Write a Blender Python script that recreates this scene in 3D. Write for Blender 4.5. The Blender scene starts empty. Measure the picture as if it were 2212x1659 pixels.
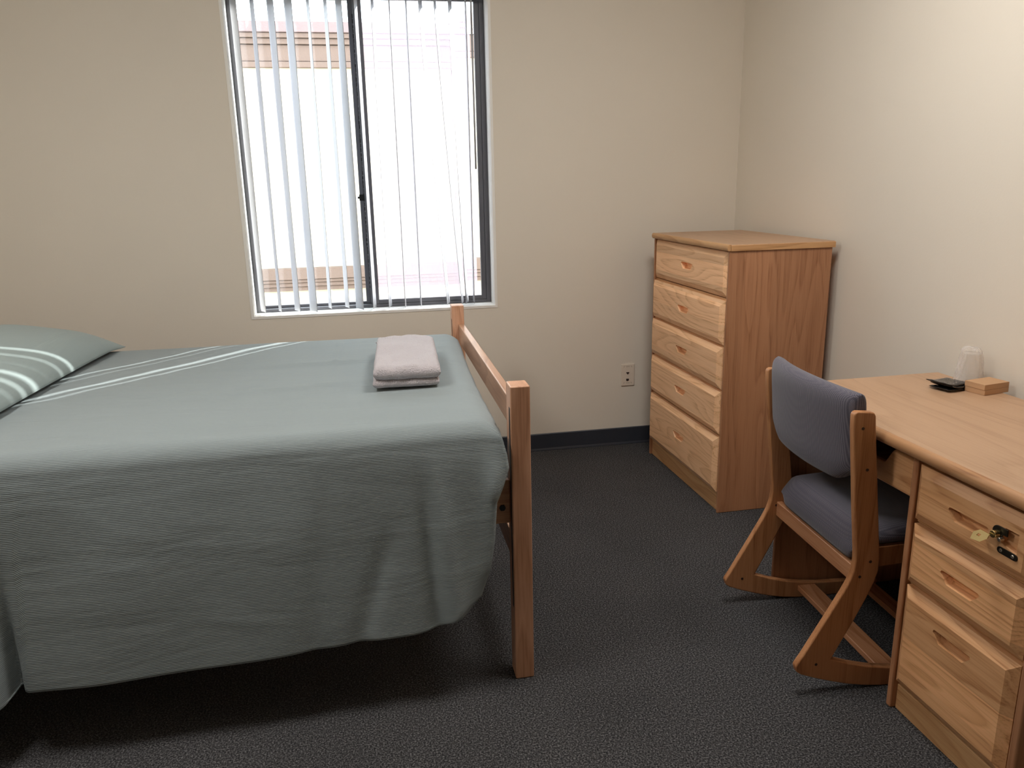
import bpy, bmesh, math, random
from mathutils import Vector, Matrix, noise
random.seed(7)
S = bpy.context.scene
COL = S.collection
PI = math.pi
R = math.radians

# ------------------------------------------------------------------ camera
CAM = Vector((-1.9322, -3.9143, 1.4136))
F_PX, PITCH, ROLL, YAW = 1690.24, R(14.531), R(-1.1896), R(10.4463)
fwd = Vector((math.sin(YAW)*math.cos(PITCH), math.cos(YAW)*math.cos(PITCH), -math.sin(PITCH)))
rt = Vector((math.cos(YAW), -math.sin(YAW), 0)); up = rt.cross(fwd)
rt, up = rt*math.cos(ROLL)+up*math.sin(ROLL), up*math.cos(ROLL)-rt*math.sin(ROLL)
cd = bpy.data.cameras.new('camera'); cam = bpy.data.objects.new('camera', cd); COL.objects.link(cam)
cd.sensor_width = 36; cd.sensor_fit = 'HORIZONTAL'; cd.lens = F_PX/2212*36; cd.clip_start = 0.05; cd.clip_end = 200
mw = Matrix((rt, up, -fwd)).transposed().to_4x4(); mw.translation = CAM
cam.matrix_world = mw
S.camera = cam

# ------------------------------------------------------------------ light
S.view_settings.view_transform = 'Standard'; S.view_settings.look = 'None'
S.view_settings.gamma = 1; S.view_settings.use_curve_mapping = False
S.view_settings.exposure = 0.0
W = bpy.data.worlds.new('sky'); S.world = W; W.use_nodes = True
bg = W.node_tree.nodes['Background']
bg.inputs[0].default_value = (0.80, 0.90, 1.0, 1); bg.inputs[1].default_value = 8.5
sd = bpy.data.lights.new('sun', 'SUN'); sun = bpy.data.objects.new('sun', sd); COL.objects.link(sun)
sd.energy = 24.0; sd.angle = R(0.6); sd.color = (1.0, 0.975, 0.95)
SUN_AZ, SUN_EL = R(46.0), R(25.5)      # azimuth measured from +x towards +y
sdir = Vector((math.cos(SUN_AZ)*math.cos(SUN_EL), math.sin(SUN_AZ)*math.cos(SUN_EL), math.sin(SUN_EL)))
sun.rotation_euler = sdir.to_track_quat('Z', 'Y').to_euler(); sun.location = (3, 4, 6)
pd_ = bpy.data.lights.new('window_portal', 'AREA'); portal = bpy.data.objects.new('window_portal', pd_); COL.objects.link(portal)
pd_.shape = 'RECTANGLE'; pd_.size = 1.2; pd_.size_y = 1.5; pd_.cycles.is_portal = True
portal.location = (-1.88, 0.24, 1.53); portal.rotation_euler = (R(-90), 0, 0)
S.cycles.max_bounces = 14; S.cycles.diffuse_bounces = 8; S.cycles.glossy_bounces = 4
S.cycles.transparent_max_bounces = 16; S.cycles.transmission_bounces = 8
S.cycles.sample_clamp_indirect = 8; S.cycles.caustics_reflective = False; S.cycles.caustics_refractive = False

# ------------------------------------------------------------------ materials
def mat(name):
    m = bpy.data.materials.new(name); m.use_nodes = True
    nt = m.node_tree; b = nt.nodes['Principled BSDF']
    return m, nt, b
def N(nt, typ, **k):
    n = nt.nodes.new(typ)
    for a, v in k.items():
        if a in n.bl_rna.properties.keys(): setattr(n, a, v)
        else: n.inputs[a].default_value = v
    return n
def L(nt, a, ao, b, bi): nt.links.new(a.outputs[ao], b.inputs[bi])
def ramp(nt, stops, interp='LINEAR'):
    n = nt.nodes.new('ShaderNodeValToRGB'); cr = n.color_ramp; cr.interpolation = interp
    while len(cr.elements) < len(stops): cr.elements.new(0.5)
    for e, (p, c) in zip(cr.elements, stops):
        e.position = p; e.color = (*c, 1) if len(c) == 3 else c
    return n
def plain(name, col, rough=0.5, metal=0.0, spec=0.5):
    m, nt, b = mat(name)
    b.inputs['Base Color'].default_value = (*col, 1); b.inputs['Roughness'].default_value = rough
    b.inputs['Metallic'].default_value = metal; b.inputs['Specular IOR Level'].default_value = spec
    return m
def bumped(name, col, rough, scale, strength, dist, detail=3, var=0.0, spec=0.4):
    m, nt, b = mat(name)
    b.inputs['Roughness'].default_value = rough; b.inputs['Specular IOR Level'].default_value = spec
    tc = N(nt, 'ShaderNodeTexCoord'); n = N(nt, 'ShaderNodeTexNoise', Scale=scale, Detail=detail)
    L(nt, tc, 'Object', n, 'Vector')
    bp = N(nt, 'ShaderNodeBump', Strength=strength, Distance=dist); L(nt, n, 'Fac', bp, 'Height'); L(nt, bp, 'Normal', b, 'Normal')
    if var:
        n2 = N(nt, 'ShaderNodeTexNoise', Scale=1.7, Detail=2); L(nt, tc, 'Object', n2, 'Vector')
        r = ramp(nt, [(0.3, tuple(c*(1-var) for c in col)), (0.7, tuple(min(1, c*(1+var)) for c in col))])
        L(nt, n2, 'Fac', r, 'Fac'); L(nt, r, 'Color', b, 'Base Color')
    else: b.inputs['Base Color'].default_value = (*col, 1)
    return m

def wood(name, light, mid, dark, grain='Y', across='Z', board=0.095, rough=0.38, figure=9.0, boardvar=0.16, bscale=1.0):
    """glued oak boards: grain axis, board axis; contour lines of a stretched noise make the cathedral figure"""
    m, nt, b = mat(name)
    b.inputs['Roughness'].default_value = rough; b.inputs['Specular IOR Level'].default_value = 0.4
    tc = N(nt, 'ShaderNodeTexCoord'); oi = N(nt, 'ShaderNodeObjectInfo')
    sep = N(nt, 'ShaderNodeSeparateXYZ'); L(nt, tc, 'Object', sep, 0)
    # board index
    dv = N(nt, 'ShaderNodeMath', operation='DIVIDE'); L(nt, sep, across, dv, 0); dv.inputs[1].default_value = board
    ad = N(nt, 'ShaderNodeMath', operation='ADD'); L(nt, dv, 0, ad, 0)
    rm = N(nt, 'ShaderNodeMath', operation='MULTIPLY'); L(nt, oi, 'Random', rm, 0); rm.inputs[1].default_value = 37.0
    L(nt, rm, 0, ad, 1)
    fl = N(nt, 'ShaderNodeMath', operation='FLOOR'); L(nt, ad, 0, fl, 0)
    wn = N(nt, 'ShaderNodeTexWhiteNoise', noise_dimensions='1D'); L(nt, fl, 0, wn, 'W')
    # stretch
    sc = {'X': 1.0, 'Y': 1.0, 'Z': 1.0}; sc[grain] = 0.13
    mp = N(nt, 'ShaderNodeVectorMath', operation='MULTIPLY'); L(nt, tc, 'Object', mp, 0)
    mp.inputs[1].default_value = (sc['X'], sc['Y'], sc['Z'])
    ws = N(nt, 'ShaderNodeMath', operation='MULTIPLY'); L(nt, wn, 'Value', ws, 0); ws.inputs[1].default_value = 23.0
    wsum = N(nt, 'ShaderNodeMath', operation='ADD'); L(nt, ws, 0, wsum, 0); L(nt, rm, 0, wsum, 1)
    n1 = N(nt, 'ShaderNodeTexNoise', noise_dimensions='4D', Scale=7.0*bscale, Detail=1.6, Roughness=0.35)
    L(nt, mp, 0, n1, 'Vector'); L(nt, wsum, 0, n1, 'W')
    mm = N(nt, 'ShaderNodeMath', operation='MULTIPLY'); L(nt, n1, 'Fac', mm, 0); mm.inputs[1].default_value = figure*2.2
    fr = N(nt, 'ShaderNodeMath', operation='FRACT'); L(nt, mm, 0, fr, 0)
    rr = ramp(nt, [(0.0, (0.0,)*3), (0.12, (1,)*3), (0.55, (0.75,)*3), (1.0, (0.0,)*3)]); L(nt, fr, 0, rr, 'Fac')
    # pores
    sp = {'X': 260.0, 'Y': 260.0, 'Z': 260.0}; sp[grain] = 7.0
    mp2 = N(nt, 'ShaderNodeVectorMath', operation='MULTIPLY'); L(nt, tc, 'Object', mp2, 0); mp2.inputs[1].default_value = (sp['X'], sp['Y'], sp['Z'])
    n2 = N(nt, 'ShaderNodeTexNoise', noise_dimensions='4D', Scale=1.0, Detail=2.0); L(nt, mp2, 0, n2, 'Vector'); L(nt, wsum, 0, n2, 'W')
    r2 = ramp(nt, [(0.36, (0.0,)*3), (0.52, (1.0,)*3)]); L(nt, n2, 'Fac', r2, 'Fac')
    mixf = N(nt, 'ShaderNodeMath', operation='MULTIPLY_ADD'); L(nt, rr, 'Color', mixf, 0); mixf.inputs[1].default_value = 0.62
    m3 = N(nt, 'ShaderNodeMath', operation='MULTIPLY'); L(nt, r2, 'Color', m3, 0); m3.inputs[1].default_value = 0.38; L(nt, m3, 0, mixf, 2)
    cr = ramp(nt, [(0.0, dark), (0.5, mid), (1.0, light)]); L(nt, mixf, 0, cr, 'Fac')
    hv = N(nt, 'ShaderNodeHueSaturation'); L(nt, cr, 'Color', hv, 'Color')
    mr = N(nt, 'ShaderNodeMapRange'); L(nt, wn, 'Value', mr, 'Value'); mr.inputs['To Min'].default_value = 1-boardvar; mr.inputs['To Max'].default_value = 1+boardvar*0.8
    L(nt, mr, 0, hv, 'Value'); L(nt, hv, 'Color', b, 'Base Color')
    bp = N(nt, 'ShaderNodeBump', Strength=0.12, Distance=0.0006); L(nt, mixf, 0, bp, 'Height'); L(nt, bp, 'Normal', b, 'Normal')
    return m
OAKL, OAKM, OAKD = (0.92, 0.575, 0.335), (0.84, 0.50, 0.27), (0.62, 0.32, 0.15)
M = {}
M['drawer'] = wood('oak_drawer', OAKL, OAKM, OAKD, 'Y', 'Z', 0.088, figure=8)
M['desk_drawer'] = wood('oak_desk_drawer', (0.76, 0.42, 0.21), (0.66, 0.345, 0.158), (0.47, 0.21, 0.085), 'Y', 'Z', 0.088, figure=8)  # darker copy of the drawer oak, offsetting the lamp's extra light in its colour
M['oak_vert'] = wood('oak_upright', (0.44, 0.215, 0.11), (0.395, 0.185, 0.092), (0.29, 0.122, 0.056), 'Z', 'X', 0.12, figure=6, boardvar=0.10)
M['oak_long'] = wood('oak_rail', (0.60, 0.35, 0.17), (0.53, 0.29, 0.13), (0.40, 0.20, 0.08), 'Y', 'X', 0.3, figure=5, boardvar=0.05)
M['oak_edge'] = wood('oak_edge_band', (0.46, 0.25, 0.125), (0.40, 0.205, 0.095), (0.29, 0.13, 0.055), 'Y', 'X', 0.3, figure=5, boardvar=0.05, rough=0.45)
M['oak_x'] = wood('oak_crosswise', (0.58, 0.33, 0.155), (0.50, 0.27, 0.12), (0.36, 0.18, 0.07), 'X', 'Z', 0.3, figure=5, boardvar=0.05)
M['laminate'] = wood('oak_laminate_top', (0.50, 0.315, 0.195), (0.47, 0.292, 0.178), (0.41, 0.248, 0.145), 'Y', 'X', 0.4, rough=0.42, figure=5, boardvar=0.03)
M['bed_post'] = wood('bed_post_oak', (0.68, 0.385, 0.25), (0.60, 0.325, 0.20), (0.46, 0.23, 0.13), 'Z', 'X', 0.4, figure=5, boardvar=0.03, rough=0.33)
M['bed_rail'] = wood('bed_rail_oak', (0.60, 0.36, 0.235), (0.50, 0.28, 0.175), (0.36, 0.19, 0.11), 'Y', 'Z', 0.4, figure=5, boardvar=0.03, rough=0.28)
M['bed_side'] = wood('bed_side_oak', (0.50, 0.28, 0.16), (0.42, 0.22, 0.12), (0.32, 0.15, 0.08), 'X', 'Z', 0.4, figure=5, boardvar=0.03)
M['chair_wood'] = wood('chair_oak', (0.48, 0.23, 0.105), (0.41, 0.182, 0.076), (0.29, 0.113, 0.043), 'Z', 'Y', 0.5, figure=4, boardvar=0.03, rough=0.33)
M['chair_cross'] = wood('chair_crosswise_oak', (0.52, 0.255, 0.13), (0.44, 0.20, 0.095), (0.31, 0.12, 0.052), 'Y', 'X', 0.5, figure=4, boardvar=0.03, rough=0.25)
M['chair_rocker'] = M['chair_wood']
M['wall'] = bumped('cream_wall_paint', (0.75, 0.69, 0.60), 0.75, 140, 0.16, 0.0014, var=0.012)
M['ceil'] = bumped('white_ceiling_paint', (0.85, 0.83, 0.78), 0.9, 90, 0.3, 0.002)
M['trim'] = bumped('white_trim_lit_return', (0.86, 0.84, 0.80), 0.5, 60, 0.1, 0.001)  # on the returns, this white holds strong light on cream paint
M['rubber'] = plain('dark_rubber_base', (0.032, 0.036, 0.048), 0.45)
M['frame'] = plain('bronze_aluminium', (0.12, 0.118, 0.13), 0.5, 0.2)
M['stucco'] = bumped('cream_stucco', (0.80, 0.70, 0.50), 0.9, 45, 0.5, 0.01, var=0.03)
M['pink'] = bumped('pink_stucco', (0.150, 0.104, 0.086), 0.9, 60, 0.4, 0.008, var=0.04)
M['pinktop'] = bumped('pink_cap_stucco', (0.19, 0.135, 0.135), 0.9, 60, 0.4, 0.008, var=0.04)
M['far_stucco'] = bumped('tan_stucco', (0.52, 0.46, 0.36), 0.9, 45, 0.5, 0.01, var=0.03)
M['concrete'] = bumped('concrete', (0.55, 0.52, 0.47), 0.9, 12, 0.3, 0.01, var=0.08)
M['metal'] = plain('brass', (0.78, 0.62, 0.30), 0.22, 1.0)
M['darkmetal'] = plain('dark_brass_plate', (0.045, 0.04, 0.032), 0.35, 0.8)
M['screw'] = plain('steel_screw', (0.6, 0.57, 0.5), 0.3, 1.0)
M['black'] = plain('black_steel', (0.012, 0.012, 0.013), 0.4, 0.3)
M['hole'] = plain('dark_plug', (0.03, 0.012, 0.006), 0.6)
M['plate'] = plain('ivory_plastic', (0.74, 0.65, 0.55), 0.35)
M['jackhole'] = plain('jack_opening', (0.03, 0.015, 0.012), 0.6)
M['lettering'] = plain('moulded_mark', (0.45, 0.37, 0.29), 0.5)
M['kraft'] = bumped('kraft_card', (0.52, 0.31, 0.17), 0.7, 220, 0.1, 0.0006)
M['towel'] = None

def carpet():
    m, nt, b = mat('charcoal_carpet')
    b.inputs['Roughness'].default_value = 0.95; b.inputs['Specular IOR Level'].default_value = 0.1
    tc = N(nt, 'ShaderNodeTexCoord')
    n = N(nt, 'ShaderNodeTexNoise', Scale=210.0, Detail=3.0, Roughness=0.75); L(nt, tc, 'Object', n, 'Vector')
    n2 = N(nt, 'ShaderNodeTexNoise', Scale=2.2, Detail=3.0); L(nt, tc, 'Object', n2, 'Vector')
    r = ramp(nt, [(0.36, (0.010, 0.010, 0.011)), (0.5, (0.050, 0.049, 0.051)), (0.62, (0.165, 0.161, 0.165)), (0.75, (0.30, 0.30, 0.30))])
    L(nt, n, 'Fac', r, 'Fac')
    r2 = ramp(nt, [(0.3, (0.85,)*3), (0.7, (1.08,)*3)]); L(nt, n2, 'Fac', r2, 'Fac')
    mx = N(nt, 'ShaderNodeMixRGB', blend_type='MULTIPLY'); mx.inputs[0].default_value = 1; L(nt, r, 'Color', mx, 1); L(nt, r2, 'Color', mx, 2)
    L(nt, mx, 0, b, 'Base Color')
    bp = N(nt, 'ShaderNodeBump', Strength=0.8, Distance=0.004); L(nt, n, 'Fac', bp, 'Height'); L(nt, bp, 'Normal', b, 'Normal')
    return m
M['carpet'] = carpet()

def ribbed_cloth(name, col, rib=0.0042, depth=0.0005, strength=0.42, lo=.90, hi=1.04):
    m, nt, b = mat(name)
    b.inputs['Roughness'].default_value = 0.85; b.inputs['Specular IOR Level'].default_value = 0.15
    b.inputs['Sheen Weight'].default_value = 0.15
    uv = N(nt, 'ShaderNodeUVMap'); sp = N(nt, 'ShaderNodeSeparateXYZ'); L(nt, uv, 0, sp, 0)
    nz = N(nt, 'ShaderNodeTexNoise', Scale=60.0, Detail=2.0); L(nt, uv, 0, nz, 'Vector')
    ml = N(nt, 'ShaderNodeMath', operation='MULTIPLY_ADD'); L(nt, sp, 'Y', ml, 0); ml.inputs[1].default_value = 2*PI/rib
    nm = N(nt, 'ShaderNodeMath', operation='MULTIPLY'); L(nt, nz, 'Fac', nm, 0); nm.inputs[1].default_value = 1.6; L(nt, nm, 0, ml, 2)
    sn = N(nt, 'ShaderNodeMath', operation='SINE'); L(nt, ml, 0, sn, 0)
    wr = N(nt, 'ShaderNodeTexNoise', Scale=3.2, Detail=4.0, Roughness=0.5, Distortion=0.6)
    mp = N(nt, 'ShaderNodeVectorMath', operation='MULTIPLY'); L(nt, uv, 0, mp, 0); mp.inputs[1].default_value = (0.7, 2.6, 1); L(nt, mp, 0, wr, 'Vector')
    b1 = N(nt, 'ShaderNodeBump', Strength=strength, Distance=depth); L(nt, sn, 0, b1, 'Height')
    b2 = N(nt, 'ShaderNodeBump', Strength=0.35, Distance=0.02); L(nt, wr, 'Fac', b2, 'Height'); L(nt, b1, 'Normal', b2, 'Normal'); L(nt, b2, 'Normal', b, 'Normal')
    mr = N(nt, 'ShaderNodeMapRange', **{'From Min': -1.0, 'From Max': 1.0, 'To Min': lo, 'To Max': hi}); L(nt, sn, 0, mr, 'Value')
    cm = N(nt, 'ShaderNodeVectorMath', operation='SCALE'); cm.inputs[0].default_value = col; L(nt, mr, 0, cm, 'Scale'); L(nt, cm, 0, b, 'Base Color')
    return m
SPREAD = (0.270, 0.312, 0.322)
M['spread'] = ribbed_cloth('seafoam_ribbed_cotton', SPREAD)
M['pillow'] = ribbed_cloth('seafoam_pillow_cotton', (0.28, 0.335, 0.33), 0.004, 0.0001, 0.05, .99, 1.0)
def towel_mat():
    m, nt, b = mat('white_terry'); b.inputs['Base Color'].default_value = (0.56, 0.51, 0.535, 1)
    b.inputs['Roughness'].default_value = 0.95; b.inputs['Sheen Weight'].default_value = 0.3
    tc = N(nt, 'ShaderNodeTexCoord'); n = N(nt, 'ShaderNodeTexNoise', Scale=260.0, Detail=3.0); L(nt, tc, 'Object', n, 'Vector')
    n2 = N(nt, 'ShaderNodeTexNoise', Scale=26.0, Detail=2.0, Distortion=0.8); L(nt, tc, 'Object', n2, 'Vector')
    b1 = N(nt, 'ShaderNodeBump', Strength=1.0, Distance=0.006); L(nt, n, 'Fac', b1, 'Height')
    b2 = N(nt, 'ShaderNodeBump', Strength=0.5, Distance=0.008); L(nt, n2, 'Fac', b2, 'Height'); L(nt, b1, 'Normal', b2, 'Normal'); L(nt, b2, 'Normal', b, 'Normal')
    return m
M['towel'] = towel_mat()
def upholstery():
    m, nt, b = mat('slate_blue_weave'); b.inputs['Roughness'].default_value = 0.9; b.inputs['Sheen Weight'].default_value = 0.25
    b.inputs['Specular IOR Level'].default_value = 0.15
    tc = N(nt, 'ShaderNodeTexCoord'); mp = N(nt, 'ShaderNodeMapping'); mp.inputs['Rotation'].default_value = (0.0, 0.0, 0.0)
    L(nt, tc, 'Object', mp, 'Vector')
    sp = N(nt, 'ShaderNodeSeparateXYZ'); L(nt, mp, 0, sp, 0)
    def s(out, k):
        a = N(nt, 'ShaderNodeMath', operation='MULTIPLY'); L(nt, sp, out, a, 0); a.inputs[1].default_value = k
        c = N(nt, 'ShaderNodeMath', operation='SINE'); L(nt, a, 0, c, 0); return c
    sx, sy, sz = s('X', 1300), s('Y', 1300), s('Z', 1600)
    a1 = N(nt, 'ShaderNodeMath', operation='ADD'); L(nt, sx, 0, a1, 0); L(nt, sz, 0, a1, 1)
    a2 = N(nt, 'ShaderNodeMath', operation='MULTIPLY'); L(nt, a1, 0, a2, 0); L(nt, sy, 0, a2, 1)
    nz = N(nt, 'ShaderNodeTexNoise', Scale=500.0, Detail=2.0); L(nt, tc, 'Object', nz, 'Vector')
    mr = N(nt, 'ShaderNodeMapRange', **{'From Min': -1.5, 'From Max': 1.5}); L(nt, a2, 0, mr, 'Value')
    r = ramp(nt, [(0.1, (0.045, 0.043, 0.058)), (0.6, (0.115, 0.108, 0.14)), (1.0, (0.26, 0.235, 0.265))]); L(nt, mr, 0, r, 'Fac')
    L(nt, r, 'Color', b, 'Base Color')
    bp = N(nt, 'ShaderNodeBump', Strength=0.5, Distance=0.0008); L(nt, mr, 0, bp, 'Height'); L(nt, bp, 'Normal', b, 'Normal')
    return m
M['fabric'] = upholstery()
def glass_mat():
    m, nt, b = mat('window_glass'); nt.nodes.remove(b); out = nt.nodes['Material Output']
    t = N(nt, 'ShaderNodeBsdfTransparent'); g = N(nt, 'ShaderNodeBsdfGlossy', Roughness=0.02); lw = N(nt, 'ShaderNodeLayerWeight', Blend=0.5)
    pw = N(nt, 'ShaderNodeMath', operation='POWER'); L(nt, lw, 'Facing', pw, 0); pw.inputs[1].default_value = 5.0
    f = N(nt, 'ShaderNodeMath', operation='MULTIPLY_ADD'); L(nt, pw, 0, f, 0); f.inputs[1].default_value = 0.9; f.inputs[2].default_value = 0.035
    mx = N(nt, 'ShaderNodeMixShader'); t.inputs[0].default_value = (0.96, 0.98, 0.97, 1)
    L(nt, f, 0, mx, 0); L(nt, t, 0, mx, 1); L(nt, g, 0, mx, 2); L(nt, mx, 0, out, 0); return m
M['glass'] = glass_mat()
def screen_mat():
    m, nt, b = mat('haze_mesh'); nt.nodes.remove(b); out = nt.nodes['Material Output']
    t = N(nt, 'ShaderNodeBsdfTransparent'); d = N(nt, 'ShaderNodeBsdfTranslucent'); d2 = N(nt, 'ShaderNodeBsdfDiffuse')
    d.inputs[0].default_value = (0.34, 0.29, 0.34, 1); d2.inputs[0].default_value = (0.14, 0.12, 0.14, 1)  # mauve tints put sun glare on the glass into this sheet
    a = N(nt, 'ShaderNodeMixShader'); a.inputs[0].default_value = 0.3; L(nt, d, 0, a, 1); L(nt, d2, 0, a, 2)
    mx = N(nt, 'ShaderNodeMixShader'); mx.inputs[0].default_value = 0.30
    L(nt, t, 0, mx, 1); L(nt, a, 0, mx, 2); L(nt, mx, 0, out, 0); return m
M['screen'] = screen_mat()
def slat_mat():
    m, nt, b = mat('white_vinyl_slat'); b.inputs['Base Color'].default_value = (0.40, 0.405, 0.44, 1); b.inputs['Roughness'].default_value = 0.55
    out = nt.nodes['Material Output']; t = N(nt, 'ShaderNodeBsdfTranslucent'); t.inputs[0].default_value = (0.55, 0.56, 0.60, 1)
    mx = N(nt, 'ShaderNodeMixShader'); mx.inputs[0].default_value = 0.06
    L(nt, b, 0, mx, 1); L(nt, t, 0, mx, 2); L(nt, mx, 0, out, 0); return m
M['slat'] = slat_mat()
def film_mat(name, tint, alpha, rough):
    m, nt, b = mat(name); out = nt.nodes['Material Output']
    b.inputs['Base Color'].default_value = (*tint, 1); b.inputs['Roughness'].default_value = rough; b.inputs['Specular IOR Level'].default_value = 0.9
    t = N(nt, 'ShaderNodeBsdfTransparent'); t.inputs[0].default_value = (0.97, 0.96, 0.95, 1)
    mx = N(nt, 'ShaderNodeMixShader'); f = N(nt, 'ShaderNodeLayerWeight', Blend=0.35)
    ma = N(nt, 'ShaderNodeMath', operation='MULTIPLY_ADD'); L(nt, f, 'Facing', ma, 0); ma.inputs[1].default_value = 0.45; ma.inputs[2].default_value = alpha
    ma.use_clamp = True
    L(nt, ma, 0, mx, 0); L(nt, t, 0, mx, 1); L(nt, b, 0, mx, 2); L(nt, mx, 0, out, 0)
    tc = N(nt, 'ShaderNodeTexCoord'); n = N(nt, 'ShaderNodeTexNoise', Scale=70.0, Detail=2.0, Distortion=1.0); L(nt, tc, 'Object', n, 'Vector')
    bp = N(nt, 'ShaderNodeBump', Strength=0.6, Distance=0.004); L(nt, n, 'Fac', bp, 'Height'); L(nt, bp, 'Normal', b, 'Normal')
    return m
M['film'] = film_mat('clear_film', (0.9, 0.87, 0.86), 0.16, 0.12)
M['cup'] = film_mat('frosted_clear_plastic', (0.82, 0.78, 0.72), 0.22, 0.25)
def bagm():
    m, nt, b = mat('glossy_black_plastic'); b.inputs['Base Color'].default_value = (0.012, 0.011, 0.011, 1); b.inputs['Roughness'].default_value = 0.13
    tc = N(nt, 'ShaderNodeTexCoord'); n = N(nt, 'ShaderNodeTexNoise', Scale=55.0, Detail=3.0, Distortion=1.2); L(nt, tc, 'Object', n, 'Vector')
    bp = N(nt, 'ShaderNodeBump', Strength=0.35, Distance=0.005); L(nt, n, 'Fac', bp, 'Height'); L(nt, bp, 'Normal', b, 'Normal'); return m
M['bag'] = bagm()
M['mattress'] = plain('mattress_ticking', (0.45, 0.47, 0.5), 0.8)

# ------------------------------------------------------------------ helpers
def tag(o, label=None, cat=None, group=None, kind=None):
    if label: o['label'] = label
    if cat: o['category'] = cat
    if group: o['group'] = group
    if kind: o['kind'] = kind
    return o
def empty(name, loc=(0, 0, 0), rz=0.0):
    o = bpy.data.objects.new(name, None); COL.objects.link(o); o.location = loc; o.rotation_euler = (0, 0, rz); o.empty_display_size = 0.1
    return o
def link(name, bm, m, parent=None, smooth=False, bevel=0.0, seg=2, loc=None):
    bmesh.ops.recalc_face_normals(bm, faces=bm.faces)
    me = bpy.data.meshes.new(name); bm.to_mesh(me); bm.free()
    o = bpy.data.objects.new(name, me); COL.objects.link(o)
    for mm in (m if isinstance(m, (list, tuple)) else [m]): me.materials.append(mm)
    if parent: o.parent = parent
    if loc: o.location = loc
    if smooth:
        for p in me.polygons: p.use_smooth = True
    if bevel:
        b = o.modifiers.new('bevel', 'BEVEL'); b.width = bevel; b.segments = seg; b.limit_method = 'ANGLE'; b.angle_limit = R(35)
        for p in me.polygons: p.use_smooth = True
        b.harden_normals = True
    return o
def box(bm, x0, x1, y0, y1, z0, z1, mi=0):
    v = [bm.verts.new(p) for p in ((x0,y0,z0),(x1,y0,z0),(x1,y1,z0),(x0,y1,z0),(x0,y0,z1),(x1,y0,z1),(x1,y1,z1),(x0,y1,z1))]
    for f in ((0,3,2,1),(4,5,6,7),(0,1,5,4),(1,2,6,5),(2,3,7,6),(3,0,4,7)):
        bm.faces.new([v[i] for i in f]).material_index = mi
def B(*boxes):
    bm = bmesh.new()
    for b in boxes: box(bm, *b)
    return bm
def prism(bm, pts, axis, a0, a1, mi=0):
    """polygon pts (2D) extruded along axis from a0 to a1; 2D coords map onto the other two axes in xyz order"""
    def P(p, a):
        return {'x': (a, p[0], p[1]), 'y': (p[0], a, p[1]), 'z': (p[0], p[1], a)}[axis]
    A = [bm.verts.new(P(p, a0)) for p in pts]; C = [bm.verts.new(P(p, a1)) for p in pts]
    n = len(pts)
    bm.faces.new(A).material_index = mi; bm.faces.new(C[::-1]).material_index = mi
    for i in range(n):
        bm.faces.new((A[i], A[(i+1) % n], C[(i+1) % n], C[i])).material_index = mi
def cyl(bm, c, axis, r, h, n=20, r2=None):
    r2 = r if r2 is None else r2
    def P(a, rr, t):
        u, v = math.cos(a)*rr, math.sin(a)*rr
        return {'x': (c[0]+t, c[1]+u, c[2]+v), 'y': (c[0]+u, c[1]+t, c[2]+v), 'z': (c[0]+u, c[1]+v, c[2]+t)}[axis]
    A = [bm.verts.new(P(2*PI*i/n, r, 0)) for i in range(n)]; C = [bm.verts.new(P(2*PI*i/n, r2, h)) for i in range(n)]
    bm.faces.new(A); bm.faces.new(C[::-1])
    for i in range(n): bm.faces.new((A[i], A[(i+1) % n], C[(i+1) % n], C[i]))
def grid(bm, rows, closed_u=False, closed_v=False, uvf=None):
    V = [[bm.verts.new(p) for p in r] for r in rows]
    nr, nc = len(V), len(V[0])
    uvl = bm.loops.layers.uv.new('UVMap') if uvf else None
    for i in range(nr if closed_u else nr-1):
        for j in range(nc if closed_v else nc-1):
            ids = ((i, j), ((i+1) % nr, j), ((i+1) % nr, (j+1) % nc), (i, (j+1) % nc))
            f = bm.faces.new([V[a][b] for a, b in ids])
            if uvl:
                for lp, (a, b) in zip(f.loops, ids): lp[uvl].uv = uvf[a][b]
    return V
def lerp(a, b, t): return a+(b-a)*t
def interp(xs, ys, x):
    if x <= xs[0]: return ys[0]
    for i in range(1, len(xs)):
        if x <= xs[i]:
            t = (x-xs[i-1])/(xs[i]-xs[i-1]); return lerp(ys[i-1], ys[i], t)
    return ys[-1]
def sstep(a, b, x):
    t = max(0, min(1, (x-a)/(b-a))); return t*t*(3-2*t)

# ------------------------------------------------------------------ room shell
XL, XR, YF, H = -4.05, 0.0, -6.6, 2.60          # left wall, right wall, rear wall, ceiling
WX0, WX1, WZ0, WZ1, WT = -2.476, -1.285, 0.799, 2.306, 0.20
def struct(name, bm, m, **k): return tag(link(name, bm, m, **k), kind='structure')
struct('floor', B((XL-.1, XR+.1, YF-.1, 0.0+WT, -0.12, 0.0)), M['carpet'])
struct('ceiling', B((XL-.1, XR+.1, YF-.1, WT, H, H+.12)), M['ceil'])
bm = bmesh.new()       # back wall with the window opening: inner skin cream paint, outer skin stucco
for y0, y1, mi in ((0.0, 0.10, 0), (0.10, WT, 1)):
    box(bm, XL-.1, WX0, y0, y1, 0, H, mi); box(bm, WX1, XR+.1, y0, y1, 0, H, mi)
    box(bm, WX0, WX1, y0, y1, 0, WZ0, mi); box(bm, WX0, WX1, y0, y1, WZ1, H, mi)
struct('wall_back', bm, [M['wall'], M['stucco']])
struct('wall_right', B((XR, XR+.12, YF-.1, 0.0, 0, H)), M['wall'])
struct('wall_left', B((XL-.12, XL, YF-.1, 0.0, 0, H)), M['wall'])
struct('wall_front', B((XL, XR, YF-.12, YF, 0, H)), M['wall'])
def base_profile(d=0.006): return [(0, 0), (-d*1.6, 0), (-d*1.6, 0.004), (-d, 0.014), (-d, 0.092), (-d*.5, 0.0957), (0, 0.0957)]
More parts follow.
